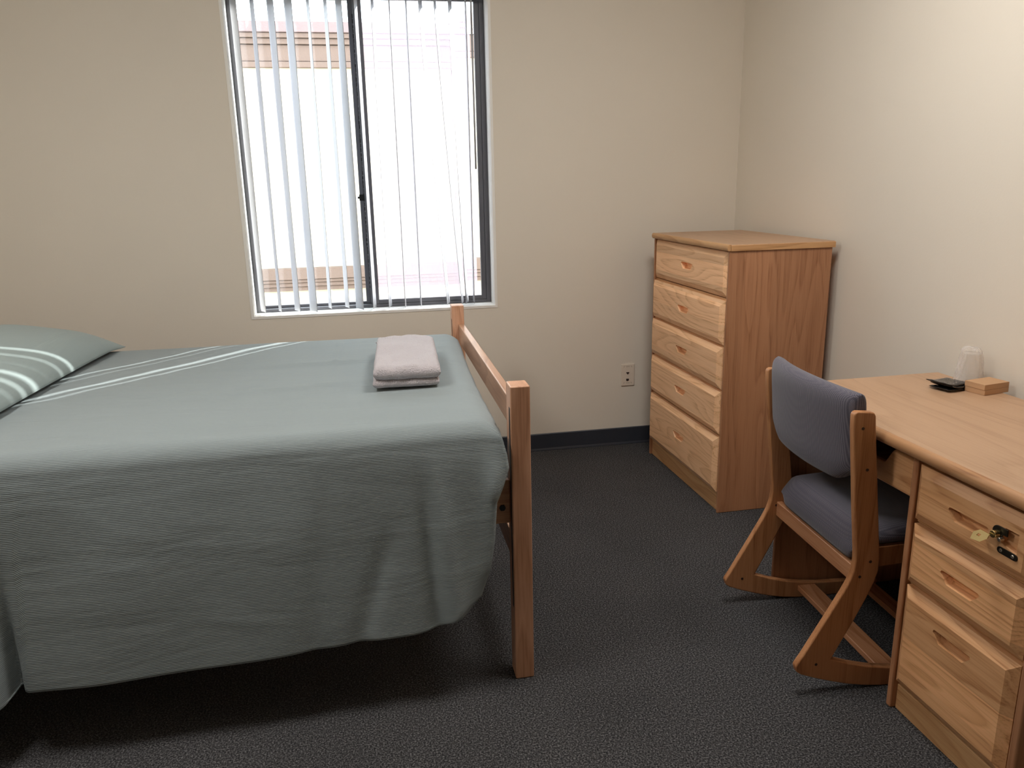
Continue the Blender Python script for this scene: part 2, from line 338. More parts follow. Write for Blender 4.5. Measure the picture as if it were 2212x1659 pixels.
bm = bmesh.new(); prism(bm, [(p[0], p[1]) for p in base_profile()], 'x', XL, XR-.011)
struct('baseboard_back', bm, M['rubber'])
bm = bmesh.new(); prism(bm, [(p[0], p[1]) for p in base_profile()], 'y', YF, -0.011)
struct('baseboard_right', bm, M['rubber'])
# returns around the opening, white colour standing in for strongly lit cream paint
bm = bmesh.new(); e = 0.004
box(bm, WX0, WX0+e, -.002, .12, WZ0, WZ1); box(bm, WX1-e, WX1, -.002, .12, WZ0, WZ1)
box(bm, WX0+e, WX1-e, -.004, .12, WZ0, WZ0+e); box(bm, WX0+e, WX1-e, -.002, .12, WZ1-e, WZ1)
# thin corner bead
box(bm, WX0-.008, WX0, -.003, 0, WZ0-.008, WZ1+.008); box(bm, WX1, WX1+.008, -.003, 0, WZ0-.008, WZ1+.008)
box(bm, WX0, WX1, -.003, 0, WZ0-.008, WZ0)
struct('trim_1', bm, M['trim'])
# outside ground
struct('courtyard_ground', B((-14, 14, WT, 9, -.42, -.30)), M['concrete'])

# unseen ceiling lamps, added to fill the room with light
def dome(r, h, n=40, k=10, z0=0.0):
    bm = bmesh.new(); rows = []
    for i in range(n):
        a = 2*PI*i/n; rows.append([(r*math.cos(t*PI/2/k)*math.cos(a), r*math.cos(t*PI/2/k)*math.sin(a), z0-h*math.sin(t*PI/2/k)) for t in range(k)]+[(.002*math.cos(a), .002*math.sin(a), z0-h)])
    grid(bm, rows, closed_u=True); return bm
def fill_lamp(x, y, strength, label, r=.30):
    strength *= (.17/r)**2
    o = tag(empty('fill_lamp', (x, y, H)), label, 'lamp', 'added fill lamps')
    bm = bmesh.new(); cyl(bm, (0, 0, -.025), 'z', r+.02, .025, 48); link('base', bm, M['trim'], o, bevel=.003)
    em, ent, eb = mat('fill_lamp_diffuser'); eb.inputs['Base Color'].default_value = (.9, .88, .84, 1)
    eb.inputs['Emission Color'].default_value = (1.0, .965, .92, 1); eb.inputs['Emission Strength'].default_value = strength
    link('diffuser', dome(r, .09, z0=-.0252), em, o, smooth=True)
fill_lamp(-1.0, -2.0, 84.0, 'added unseen fill lamp on the ceiling above the desk side of the room')
fill_lamp(-2.95, -2.2, 86.0, 'added unseen fill lamp on the ceiling above the bed side of the room')

# window: dark aluminium slider
win = tag(empty('window_1', (0, 0, 0)), kind='structure')
ix0, ix1, iz0, iz1 = WX0+e, WX1-e, WZ0+e, WZ1-e
bm = bmesh.new()
box(bm, ix0, ix0+.018, .12, .19, iz0, iz1); box(bm, ix1-.024, ix1, .12, .19, iz0, iz1)
box(bm, ix0+.018, ix1-.024, .12, .19, iz0, iz0+.016); box(bm, ix0+.018, ix1-.024, .12, .19, iz1-.03, iz1)
link('window_frame', bm, M['frame'], win, bevel=.0015)
def sash(x0, x1, y0, y1, w):
    bm = bmesh.new(); z0, z1 = iz0+.017, iz1-.031
    box(bm, x0, x0+w[0], y0, y1, z0, z1); box(bm, x1-w[1], x1, y0, y1, z0, z1)
    box(bm, x0+w[0], x1-w[1], y0, y1, z0, z0+w[2]); box(bm, x0+w[0], x1-w[1], y0, y1, z1-.022, z1)
    s = link('sash', bm, M['frame'], win, bevel=.0015)
    ym = (y0+y1)/2
    link('pane', B((x0+w[0]-.002, x1-w[1]+.002, ym-.002, ym+.002, z0+w[2]-.002, z1-.02)), M['glass'], s)
sash(ix0+.019, -1.898, .150, .170, (.008, .034, .012))
s2x0 = -1.908
sash(s2x0, ix1-.025, .124, .146, (.040, .024, .020))
link('haze_screen', B((-1.866, -1.352, .178, .1786, iz0+.03, iz1-.04)), M['screen'], win)  # sheet over the right pane, added for the sun-glare haze
bm = B((-1.934, -1.908, .124, .134, 1.335, 1.365), (-1.942, -1.930, .120, .134, 1.345, 1.355))
link('latch', bm, M['black'], win, bevel=.001)
bm = bmesh.new()       # ragged sealant along the meeting stile
for i in range(60):
    z = 0.90+i*.0215; d = .002+.004*random.random()
    box(bm, s2x0-d, s2x0+.002, .140, .1465, z, z+.012+.009*random.random())
link('weatherstrip', bm, M['black'], win)

# vertical blind: each slat a curved vane hanging from the head rail
blind = tag(empty('vertical_blind', (-1.88, .055, 2.25)), 'white vertical slat blind hanging open in the window, two slats tangled', 'blind')
BO = Vector((-1.88, .055, 2.25))
bm = B((ix0+.01, ix1-.01, .035, .075, 2.2505, 2.2925)); 
for v in bm.verts: v.co -= BO
link('head_rail', bm, M['trim'], blind, bevel=.002)
#      (x top, x bottom, bottom z, angle to the view ray in degrees (+ shows the sunlit right face), width)
SL = [(-2.432, -2.432, .815, -16), (-2.351, -2.353, .813, -10), (-2.272, -2.270, .812, -18), (-2.194, -2.193, .806, -23),
      (-2.107, -2.112, .817, -8), (-2.030, -2.028, .817, -11), (-1.970, -1.967, .808, -22), (-1.893, -1.893, .808, 8),
      (-1.817, -1.815, .811, 8), (-1.742, -1.742, .808, -1), (-1.665, -1.663, .812, -3), (-1.598, -1.520, .813, 10),
      (-1.529, -1.447, .812, 6), (-1.459, -1.425, .812, 10), (-1.387, -1.391, .813, -4)]
for xt, xb, zb, ang in SL:
    bm = bmesh.new(); rows = []; nz = 24; zt = 2.25
    phi = math.atan2((xt+xb)/2-CAM.x, .055-CAM.y)
    for i in range(nz+1):
        t = i/nz; z = lerp(zt, zb, t); x = lerp(xt, xb, t**1.15)
        a = phi + R(ang)*(1.0+.12*math.sin(3*t+xt*7)) + R(2)*noise.noise(Vector((xt*5, z*1.5, 0)))
        row = []
        for j in range(9):
            w = (j/8-.5)*.089; bow = .005*(1-(2*j/8-1)**2)*(1 if ang > 0 else -1)
            row.append((x+math.sin(a)*w-math.cos(a)*bow-BO.x, .058+math.cos(a)*w*.9+math.sin(a)*bow-BO.y, z-BO.z))
        rows.append(row)
    grid(bm, rows)
    s = link('slat', bm, M['slat'], blind, smooth=True)
    sm = s.modifiers.new('thickness', 'SOLIDIFY'); sm.thickness = .0011; sm.offset = 0
bm = bmesh.new(); cyl(bm, (-1.366-BO.x, .008-BO.y, 1.474-BO.z), 'z', .0045, .80, 12)
link('wand', bm, M['slat'], blind, smooth=True)

# neighbouring building seen through the window
nb = tag(empty('neighbouring_building', (-2.0, 3.5, -.30)), 'cream and pink stucco building with cornice seen outside the window', 'building')
def NB(name, bm, m, **k):
    for v in bm.verts: v.co -= Vector((-2.0, 3.5, -.30))
    return link(name, bm, m, nb, **k)
def run(x0, x1, Y, ztop, side=0):
    z = ztop
    NB('wall', B((x0, x1, Y, Y+2.5, -.30, z-.02)), M['far_stucco'])
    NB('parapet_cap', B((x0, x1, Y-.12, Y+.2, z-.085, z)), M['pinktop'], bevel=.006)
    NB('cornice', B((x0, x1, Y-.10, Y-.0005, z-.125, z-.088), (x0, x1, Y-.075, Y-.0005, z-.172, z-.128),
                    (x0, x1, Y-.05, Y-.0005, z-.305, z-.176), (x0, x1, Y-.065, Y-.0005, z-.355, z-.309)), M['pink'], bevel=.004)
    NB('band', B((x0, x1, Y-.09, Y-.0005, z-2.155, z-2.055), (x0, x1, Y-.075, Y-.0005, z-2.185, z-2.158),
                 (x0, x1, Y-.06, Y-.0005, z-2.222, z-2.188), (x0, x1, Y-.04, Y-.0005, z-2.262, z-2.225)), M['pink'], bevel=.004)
run(-7.0, -1.06, 3.5, 2.745)
run(-1.055, 1.2, 3.25, 2.80)

# ------------------------------------------------------------------ wall jack
jk = tag(empty('wall_jack_plate', (-.576, -.0, .39)), 'ivory wall plate with two small jacks beside the dresser', 'wall plate')
link('cover', B((-.037, .037, -.006, 0, -.06, .06)), M['plate'], jk, bevel=.003)
bm = bmesh.new(); prism(bm, [(-.009, .016), (.007, .016), (.007, .010), (.003, .009), (.002, .004), (-.003, .004), (-.004, .009), (-.009, .010)], 'y', -.0068, -.0055)
link('jack', bm, M['jackhole'], jk)
bm = bmesh.new(); prism(bm, [(-.009, -.020), (.006, -.020), (.006, -.030), (-.001, -.034), (-.009, -.031)], 'y', -.0068, -.0055)
link('jack', bm, M['jackhole'], jk)
for z in (.048, -.042):
    bm = bmesh.new()
    box(bm, -.024, -.022, -.0066, -.0058, z-.006, z+.002); box(bm, -.022, -.016, -.0066, -.0058, z, z+.002)
    box(bm, .020, .022, -.0066, -.0058, z-.006, z+.002); box(bm, .014, .020, -.0066, -.0058, z, z+.002)
    for k in range(6): box(bm, -.010+k*.0034, -.0082+k*.0034, -.0066, -.0058, z-.003, z+.001+.001*(k % 2))
    link('moulded_marking', bm, M['lettering'], jk)

# ------------------------------------------------------------------ drawer fronts
def handle_poly(cv, cz, wt=.122, wb=.078, h=.030, r=.006):
    pts = []
    def arc(cx, cz_, a0, a1, n=4):
        for i in range(n+1):
            a = R(lerp(a0, a1, i/n)); pts.append((cx+r*math.cos(a), cz_+r*math.sin(a)))
    arc(cv-wt/2+r, cz+h/2-r, 200, 90); arc(cv+wt/2-r, cz+h/2-r, 90, -20)
    arc(cv+wb/2-r*.4, cz-h/2+r, -45, -90); arc(cv-wb/2+r*.4, cz-h/2+r, -90, -135)
    return pts
def drawer_front(v0, v1, z0, z1, base=0.0, d=.015, w=.024, thick=.018, hz=None, pocket=True, hdepth=.024, notch=None):
    """front facing local -x. base = x of the outer edge, raised face at base-d"""
    bm = bmesh.new(); xf = base-d
    outer = [(v0, z0), (v1, z0), (v1, z1), (v0, z1)]
    inner = [(v0+w, z0+w), (v1-w, z0+w), (v1-w, z1-w), (v0+w, z1-w)]
    bk = [bm.verts.new((base+thick, *p)) for p in outer]; lip = [bm.verts.new((base, *p)) for p in outer]; fc = [bm.verts.new((xf, *p)) for p in inner]
    bm.faces.new(bk)
    for i in range(4):
        j = (i+1) % 4
        bm.faces.new((bk[i], bk[j], lip[j], lip[i])); bm.faces.new((lip[i], lip[j], fc[j], fc[i]))
    edges = [bm.edges.get((fc[i], fc[(i+1) % 4])) for i in range(4)]
    holes = []
    if pocket: holes.append((handle_poly((v0+v1)/2, hz if hz else (z0+z1)/2), hdepth))
    if notch: holes.append(notch)
    for poly, hd in holes:
        a = [bm.verts.new((xf, *p)) for p in poly]
        cx = sum(p[0] for p in poly)/len(poly); cz = sum(p[1] for p in poly)/len(poly)
        b_ = [bm.verts.new((xf+hd, cx+(p[0]-cx)*.93, cz+(p[1]-cz)*.80)) for p in poly]
        n = len(poly)
        for i in range(n):
            edges.append(bm.edges.new((a[i], a[(i+1) % n])))
        for i in range(n): bm.faces.new((a[i], a[(i+1) % n], b_[(i+1) % n], b_[i]))
        bm.faces.new(b_)
    if holes: bmesh.ops.triangle_fill(bm, use_beauty=True, use_dissolve=False, edges=edges)
    else: bm.faces.new(fc)
    return bm
def drawer_box(v0, v1, z0, z1, x0, depth):
    t = .010
    return B((x0, x0+depth, v0, v0+t, z0, z1), (x0, x0+depth, v1-t, v1, z0, z1), (x0+depth-t, x0+depth, v0+t, v1-t, z0, z1), (x0, x0+depth-t, v0+t, v1-t, z0, z0+t))
def slab_edge(u0, u1, v0, v1, z0, z1, w, r=.010):
    """front edge strip (facing -x) with rounded nose"""
    bm = bmesh.new(); pts = [(u0+w, z0), (u0+w, z1)]
    h = (z1-z0)
    for i in range(9):
        a = R(90-i*22.5); pts.append((u0+h*.3*(1-math.cos(a)), (z0+z1)/2+h/2*math.sin(a)))
    prism(bm, pts, 'y', v0, v1)
    return bm

# ------------------------------------------------------------------ dresser
dres = tag(empty('dresser', (-.5116, -.985, 0), R(.8)), 'tall oak chest of five drawers in the corner by the cream walls', 'dresser')
DW, DL, DZ = .477, .8086, 1.152
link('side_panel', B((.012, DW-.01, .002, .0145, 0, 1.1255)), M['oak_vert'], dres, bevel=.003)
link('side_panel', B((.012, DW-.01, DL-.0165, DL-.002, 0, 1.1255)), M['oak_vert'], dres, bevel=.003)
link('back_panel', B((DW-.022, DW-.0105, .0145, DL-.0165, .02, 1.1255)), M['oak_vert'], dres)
link('top', B((.016, DW, -.002, DL+.002, 1.1258, DZ)), M['laminate'], dres, bevel=.004)
link('top_edge', slab_edge(0, 0, -.003, DL+.003, 1.1256, DZ+.0002, .016), M['oak_long'], dres, smooth=False, bevel=.002)
link('side_edge', B((.016, DW-.001, -.0045, -.0021, 1.1257, DZ-.003)), M['oak_x'], dres, bevel=.001)
for z in (.928, .735, .5465, .350, .082): link('divider_rail', B((.022, .045, .0147, DL-.0167, z-.006, z+.004)), M['oak_long'], dres)
link('kick_board', B((.024, .04, .0147, DL-.0167, 0, .072)), M['oak_long'], dres, bevel=.0015)
for i, (z0, z1, base) in enumerate(((.936, 1.121, .022), (.741, .923, .012), (.552, .730, .010), (.357, .541, .010), (.094, .341, .010))):
    f = link('drawer', drawer_front(.0175, DL-.020, z0, z1, base, w=.024, d=.014, thick=.014, hz=(z0+z1)/2+(.0 if i < 4 else .005)), M['drawer'], dres)
    link('drawer_box', drawer_box(.03, DL-.032, z0+.012, z1-.02, base+.026, .38), M['oak_x'], f)

# ------------------------------------------------------------------ desk
desk = tag(empty('desk', (-.6373, -1.6584, 0), R(.4974)), 'oak pedestal desk with three drawers along the right wall', 'desk')
KW, KL = .588, 1.055
link('desktop', B((.018, KW, -KL, 0, .7285, .76)), M['laminate'], desk, bevel=.003)
link('edge_strip', slab_edge(.0015, 0, -KL-.001, .001, .7283, .7602, .0163), M['oak_edge'], desk, bevel=.002)
link('end_panel', B((.018, KW-.02, -.016, -.002, 0, .7282)), M['oak_vert'], desk, bevel=.004)
link('pedestal_panel', B((.030, KW-.02, -.628, -.609, 0, .7282)), M['oak_vert'], desk, bevel=.005)
link('pedestal_panel', B((.030, KW-.02, -1.026, -1.004, 0, .7282)), M['oak_vert'], desk, bevel=.006)
link('modesty_panel', B((KW-.045, KW-.03, -.6085, -.0165, .20, .7282)), M['oak_long'], desk)
link('pedestal_back', B((KW-.045, KW-.03, -1.0035, -.6285, .02, .7282)), M['oak_long'], desk)
for z in (.722, .556, .382, .083): link('divider_rail', B((.048, .075, -1.0035, -.6285, z-.005, z+.004)), M['oak_long'], desk)
link('kick_board', B((.046, .062, -1.0035, -.6285, 0, .074)), M['oak_long'], desk, bevel=.0015)
nt_ = ([(-.958, .667), (-.922, .667), (-.915, .630), (-.958, .618)], .012)
for i, (z0, z1) in enumerate(((.563, .709), (.389, .549), (.090, .376))):
    hz = (.632, .468, .306)[i]
    f = link('drawer', drawer_front(-.9995, -.633, z0, z1, .036, d=.015, w=.024, thick=.014, hz=hz, notch=nt_ if i == 0 else None), M['desk_drawer'], desk)
    link('drawer_box', drawer_box(-.988, -.645, z0+.012, z1-.03, .0755, .40), M['oak_x'], f)
    if i == 0:
        xf = .021
        # hasp: dark round base, brass knuckle and slotted brass tab
        h = bmesh.new(); cyl(h, (xf-.004, -.905, .652), 'x', .014, .0035, 24)
        box(h, xf-.004, xf-.0005, -.932, -.905, .650, .666)
        hp = link('hasp_base', h, M['darkmetal'], f, bevel=.001)
        h = bmesh.new(); cyl(h, (xf-.018, -.907, .648), 'x', .0085, .014, 20)
        link('hasp_barrel', h, M['metal'], hp, bevel=.001)
        h = bmesh.new(); cyl(h, (xf-.014, -.921, .641), 'x', .0048, .012, 16)
        link('hasp_knob', h, M['screw'], hp, bevel=.0015)
        h = bmesh.new()
        a = [(-.868, .640), (-.876, .650), (-.902, .650), (-.908, .640), (-.902, .629), (-.878, .626)]
        sl = [(-.881, .642), (-.889, .642), (-.889, .637), (-.881, .637)]
        es = []
        def TP(p, o):            # the tab hangs out from the drawer, tilted towards the room
            yy = -.889+(p[0]+.886)*.98; zz = .640+(p[1]-.640)*.72
            return (xf-.010-o-(.654-zz)*1.5, yy, zz)
        for o_ in (.0024, .0):
            va = [h.verts.new(TP(p, o_)) for p in a]; vs = [h.verts.new(TP(p, o_)) for p in sl]
            ed = [h.edges.new((va[k], va[(k+1) % 6])) for k in range(6)]+[h.edges.new((vs[k], vs[(k+1) % 4])) for k in range(4)]
            bmesh.ops.triangle_fill(h, use_beauty=True, edges=ed); es.append((va, vs))
        for k in range(6): h.faces.new((es[0][0][k], es[0][0][(k+1) % 6], es[1][0][(k+1) % 6], es[1][0][k]))
        for k in range(4): h.faces.new((es[0][1][k], es[0][1][(k+1) % 4], es[1][1][(k+1) % 4], es[1][1][k]))
        link('hasp_tab', h, M['metal'], hp)
        h = bmesh.new(); pts = []
        for cx, a0 in ((-.916, -90), (-.956, 90)):
            for k in range(9):
                aa = R(a0+k*22.5); pts.append((cx+.0075*math.cos(aa), .6135+.0075*math.sin(aa)))
        prism(h, pts, 'x', xf-.0025, xf-.0002)
        sp_ = link('strike_plate', h, M['darkmetal'], f, bevel=.0006)
        for cx in (-.919, -.951):
            h = bmesh.new(); cyl(h, (xf-.004, cx, .6135), 'x', .0032, .0015, 14, .0042)
            link('screw', h, M['screw'], sp_, smooth=False)
# centre drawer with scooped finger pull
bm = bmesh.new(); pts = [(-.6055, .606), (-.0285, .606), (-.0285, .711)]
sc = [(-.105, .711)]
for i in range(1, 9): t = i/8; sc.append((-.105-.045*t, .711-.048*sstep(0, 1, t)))
sc.append((-.484, .663))
for i in range(1, 9): t = i/8; sc.append((-.484-.045*t, .663+.048*sstep(0, 1, t)))
pts += sc+[(-.6055, .711)]
prism(bm, pts, 'x', .040, .058)
cdw = link('drawer', bm, M['desk_drawer'], desk, bevel=.005)
link('drawer_box', B((.0585, .42, -.600, -.034, .616, .622), (.0585, .42, -.600, -.592, .6225, .690), (.0585, .42, -.042, -.034, .6225, .690), (.42, .43, -.600, -.034, .616, .690)), M['oak_x'], cdw)

# ------------------------------------------------------------------ chair
CH = R(-3.0)
chair = tag(empty('desk_chair', (-.828, -2.182, 0), CH), 'wooden sled-base desk chair with slate blue upholstered seat and back', 'chair')
def frame_poly():
    P = [(.0, .090), (.004, .073), (.018, .063)]
    P += [(.06, .047), (.11, .031), (.16, .017), (.21, .007), (.26, .001), (.30, 0.0), (.46, 0.0), (.50, .004), (.54, .014), (.556, .024), (.560, .040), (.552, .052), (.530, .056)]
    P += [(.44, .050), (.34, .052), (.28, .058), (.22, .068), (.16, .084), (.105, .104)]
    P += [(.13, .155), (.16, .215), (.19, .28), (.212, .335), (.219, .365), (.219, .40), (.215, .437), (.204, .52), (.186, .655), (.171, .77), (.167, .808), (.162, .818), (.152, .820)]
    P += [(.116, .823), (.108, .820), (.1055, .812), (.107, .78), (.120, .66), (.131, .56), (.141, .48), (.147, .43), (.149, .40), (.146, .37), (.137, .340), (.122, .309), (.09, .25), (.05, .178), (.02, .124), (.004, .098)]
    return P
FT, SW = .022, .516
for k, s0 in enumerate((0.0, SW-FT)):
    bm = bmesh.new(); prism(bm, [(p[0], p[1]) for p in frame_poly()], 'y', s0, s0+FT)
    fr_ = link('side_frame', bm, M['chair_wood'], chair, bevel=.0045, seg=3)
    yo = s0-.0006 if k == 0 else s0-.0006
    for (f_, z_) in ((.133, .777), (.156, .662), (.192, .395), (.165, .352), (.060, .092)):
        h = bmesh.new(); cyl(h, (f_, yo, z_), 'y', .0042, .001, 14)
        link('plug', h, M['hole'], fr_)
link('rear_rail', B((.165, .186, FT+.0002, SW-FT-.0002, .316, .366)), M['chair_cross'], chair, bevel=.003)
for s0, s1 in ((FT+.0003, FT+.020), (SW-FT-.020, SW-FT-.0003)):
    bm = bmesh.new(); prism(bm, [(.188, .362), (.58, .385), (.60, .395), (.60, .425), (.58, .437), (.219, .424), (.188, .420)], 'y', s0, s1)
    link('seat_rail', bm, M['chair_wood'], chair, bevel=.003)
link('front_rail', B((.560, .580, FT+.021, SW-FT-.021, .375, .430)), M['chair_cross'], chair, bevel=.003)
link('stretcher', B((.262, .325, FT+.0002, SW-FT-.0002, .030, .050)), M['chair_cross'], chair, bevel=.003)
link('stretcher', B((.49, .54, FT+.0002, SW-FT-.0002, .020, .040)), M['chair_cross'], chair, bevel=.003)
def pad(name, f, nu, nv, sub=1):
    """closed cushion: f(u,v,side) u,v in -1..1"""
    bm = bmesh.new(); T, Bt = [], []
    for i in range(nu+1):
        u = math.sin((i/nu-.5)*PI)
        T.append([bm.verts.new(f(u, math.sin((j/nv-.5)*PI), 1)) for j in range(nv+1)])
    for i in range(nu+1):
        u = math.sin((i/nu-.5)*PI); row = []
        for j in range(nv+1):
            if i in (0, nu) or j in (0, nv): row.append(T[i][j])
            else: row.append(bm.verts.new(f(u, math.sin((j/nv-.5)*PI), -1)))
        Bt.append(row)
    for i in range(nu):
        for j in range(nv):
            bm.faces.new((T[i][j], T[i+1][j], T[i+1][j+1], T[i][j+1]))
            bm.faces.new((Bt[i][j], Bt[i][j+1], Bt[i+1][j+1], Bt[i+1][j]))
    return bm
def seat_f(u, v, sd):
    x = .397+u*.235*(1-.045*abs(v)**8); y = SW/2+v*(SW/2-FT-.002)*(1-.04*abs(u)**8)
    e_ = (1-abs(u)**8)**.45*(1-abs(v)**8)**.45
    e_ = (1-abs(u)**14)**.45*(1-abs(v)**10)**.45
    zc = .405+.030*((x-.16)/.47)
    if sd > 0: z = zc+.026+.036*e_ - .008*math.exp(-((u)**2)/.3)*(1-v*v)
    else: z = zc+.026-.006*e_-.030*sstep(.92, .84, abs(v))*sstep(0, .6, e_)
    z -= .026*sstep(-.80, -1.0, u)
    return (x, y, z)
link('seat', pad('seat', seat_f, 28, 28), M['fabric'], chair, smooth=True)
def back_f(u, v, sd):
    # u across (s), v vertical
    s_ = SW/2+u*(SW/2-FT-.001)
    zt = .868-.006*u*u; zb = .600+.042*sstep(.62, 1.0, abs(u))
    z = lerp(zb, zt, (v+1)/2)
    lean = interp([.60, .66, .80, .87], [.155, .148, .136, .132], z)
    e_ = (1-abs(v)**9)**.5*(1-abs(u)**26)**.5
    f_ = lean-.034*(1-u*u)+sd*.027*e_ + .004
    return (f_, s_, z)
link('backrest', pad('backrest', back_f, 30, 22), M['fabric'], chair, smooth=True)

# ------------------------------------------------------------------ bed
BX, BY = -1.5743, -1.9426
bed = tag(empty('bed_frame', (BX, BY, 0), R(-.335)), 'wooden bed frame with square posts and a rail at the foot', 'bed frame')
PW, PDp, PZ, BW, BL = .0544, .0667, .886, 1.449, 2.20
def slotpost(x0, y0, face):
    p = link('post', B((x0, x0+PW, y0, y0+PDp, 0, PZ)), M['bed_post'], bed, bevel=.004, seg=2)
    s = link('slot_channel', B((x0-.0008 if face < 0 else x0+PW, x0 if face < 0 else x0+PW+.0008, y0+.010, y0+.024, .23, .825)), M['black'], p)
slotpost(0, 0, -1); slotpost(0, BW, -1)
slotpost(-BL, 0, 1); slotpost(-BL, BW, 1)
for x0 in (.028, -BL):
    link('end_rail', B((x0, x0+.027, PDp, BW, .720, .803)), M['bed_rail'], bed, bevel=.004)
    link('end_rail', B((x0, x0+.027, PDp, BW, .290, .374)), M['bed_rail'], bed, bevel=.004)
for y0 in (.030, BW+.012):
    sr = link('side_rail', B((-BL+PW+.0003, -.0012, y0, y0+.022, .483, .612)), M['bed_side'], bed, bevel=.003)
    for xx in (-.024, -BL+PW+.024):
        h = bmesh.new(); cyl(h, (xx, y0-.007, .532), 'y', .0095, .007, 6)
        link('bolt', h, M['black'], sr, bevel=.0015)
link('slat_deck', B((-BL+PW+.03, -.05, .0525, BW+.011, .50, .515)), M['bed_side'], bed)

MX0, MX1, MY0, MY1, MZ = -3.70, -1.625, -1.885, -.60, .780
matt = tag(link('mattress', B((MX0, MX1, MY0, MY1, .516, MZ-.006)), M['mattress'], bevel=.05, seg=4), 'thick mattress under the green bedspread on the wooden bed', 'mattress')

def nz(x, y, z=0): return noise.noise(Vector((x, y, z)))
def make_spread():
    rows, uvs = [], []
    XL_ = -3.72; r = .055
    NW = 230; EX = 6
    hx = [-3.72, -2.93, -2.885, -2.872, -2.56, -2.22, -1.87, -1.80, -1.765]
    hz = [.168, .168, .168, .188, .199, .209, .220, .227, .240]
    zr = [.24, .257, .30, .38, .47, .575, .62, .664, .70, .735, .79]
    xr = [-1.765, -1.715, -1.672, -1.645, -1.630, -1.622, -1.600, -1.584, -1.588, -1.596, -1.603]
    prof = []   # (kind, param, arc)
    arc = 0
    for i in range(9): prof.append(('far', i/8, -.25+.25*i/8))
    NT = 70
    for i in range(NT+1): prof.append(('top', i/NT, 1.34*i/NT))
    for i in range(1, 9): prof.append(('cor', i/8, 1.34+r*PI/2*i/8))
    NH = 70
    for i in range(1, NH+1): prof.append(('hang', i/NH, 1.34+.087+.52*i/NH))
    yF, yN = -.585, -1.895
    for kind, t, a in prof:
        row, uv = [], []
        for j in range(NW+1+EX):
            k = max(0, j-NW); w = min(j, NW)/NW; w = w
            if kind in ('far', 'top'):
                y = lerp(yF, yN, t) if kind == 'top' else yF
                xe = interp([-1.9, -1.5, -1.15, -.8, -.58], [-1.603, -1.598, -1.585, -1.565, -1.556], y)
                x = lerp(XL_, xe, w)
                z = MZ+.012+.004*nz(x*1.3, y*1.6)
                # soft wrinkles running along the bed
                z += .0055*nz(x*1.1, y*9+2*nz(x*.8, y), 3.0)
                z += .006*math.exp(-((y+1.225+.05*(x+1.7))/.009)**2)*sstep(-1.95, -1.80, x)*sstep(-1.60, -1.68, x)+.005*math.exp(-((y+.90+.12*(x+1.7))/.009)**2)*sstep(-1.78, -1.72, x)*sstep(-1.58, -1.64, x)
                z += .010*math.exp(-((y+1.02+.06*math.sin(x*2.2))/.022)**2)*sstep(-2.55, -2.2, x)*sstep(-1.72, -2.0, x)*.9
                z += .008*math.exp(-((y+1.42-.10*(x+2.2))/.020)**2)*sstep(-2.75, -2.45, x)*sstep(-1.9, -2.1, x)*.9
                z += .006*math.exp(-((x+2.055+.01*math.sin(y*9))/.010)**2)*sstep(-1.2, -1.05, y)*sstep(-.68, -.8, y)
                dx = xe-x
                if dx < .06: z -= .030*(1-dx/.06)**2
                if kind == 'top' and t < .05: z -= .02*(1-t/.05)**2
                if kind == 'far': z = z-.02-(1-t)*.24; y = yF+.012*math.sin(min(1, (1-t)*3)*PI/2)
                if k: x = xe+.006*math.sin(k/EX*PI/2); z -= .035*k
                row.append((x, y, z))
            else:
                # angle around the near edge
                if kind == 'cor': th = t*PI/2; zz0 = MZ+.012; y0 = yN
                xe0 = -1.655
                if kind == 'cor':
                    zc = MZ+.012-r+r*math.cos(th); yc = yN-r*math.sin(th)
                    tau = 0; xe = lerp(-1.603, interp(zr, xr, zc), t)
                    x = lerp(XL_, xe, w); z = zc+.004*nz(x*1.3, yc*1.6)*(1-t); y = yc
                    tau_ = 0.0; fl = t*.0
                    if xe-x < .06: z -= .030*(1-(xe-x)/.06)**2*(1-t)
                else:
                    ztop = MZ+.012-r
                    zend = lerp(ztop, .240, t); xe = interp(zr, xr, zend)
                    x = lerp(XL_, xe, w)
                    xh = lerp(XL_, -1.765, w)
                    zh = interp(hx, hz, xh)
                    z = lerp(ztop, zh, t); fl = t
                    y = yN-r-.055*t**.8
                # hanging folds
                if kind == 'hang':
                    g = sstep(0, .55, t)
                    y -= .008*g*math.sin(x*5.3+1.0+.8*t)+.0025*g*math.sin(x*17+2.2*t)
                    y -= .015*g*math.exp(-((x+1.735+.05*(1-t))/.028)**2)      # ridge by the foot corner
                    y += .014*g*math.exp(-((x+1.80+.03*(1-t))/.026)**2)
                    y -= .022*sstep(.0, .3, t)*math.exp(-((x+1.625)/.030)**2)
                    y += .010*g*math.exp(-((x+1.93+.16*(t-.5))/.03)**2)*sstep(.3, .7, t)
                    y += .006*g*math.exp(-((x+2.07+.06*t)/.035)**2)
                    y -= .008*math.exp(-((x+2.60+.1*t)/.12)**2)*g
                    # pleat at the left
                    y += .050*sstep(.25, 1, t)*math.exp(-((x+2.868)/.018)**2)
                    y -= .060*sstep(.15, 1, t)*sstep(-2.862, -2.915, x)*(1 if x > -3.2 else sstep(-3.4, -3.2, x))
                if kind == 'hang' and xe-x < .05: y += .020*(1-(xe-x)/.05)**2*g
                if k:
                    c_ = t if kind == 'cor' else 1.0
                    y += .008*k*c_; x -= .003*k*c_ ; z -= .035*k*(1-c_)
                    if c_ < 1: x = xe+.006*math.sin(k/EX*PI/2)*(1-c_)
                row.append((x, y, z))
            uv.append((row[-1][0], a))
        rows.append(row); uvs.append(uv)
    bm = bmesh.new(); grid(bm, rows, uvf=uvs)
    return bm
spread = link('bedspread', make_spread(), M['spread'], smooth=True)
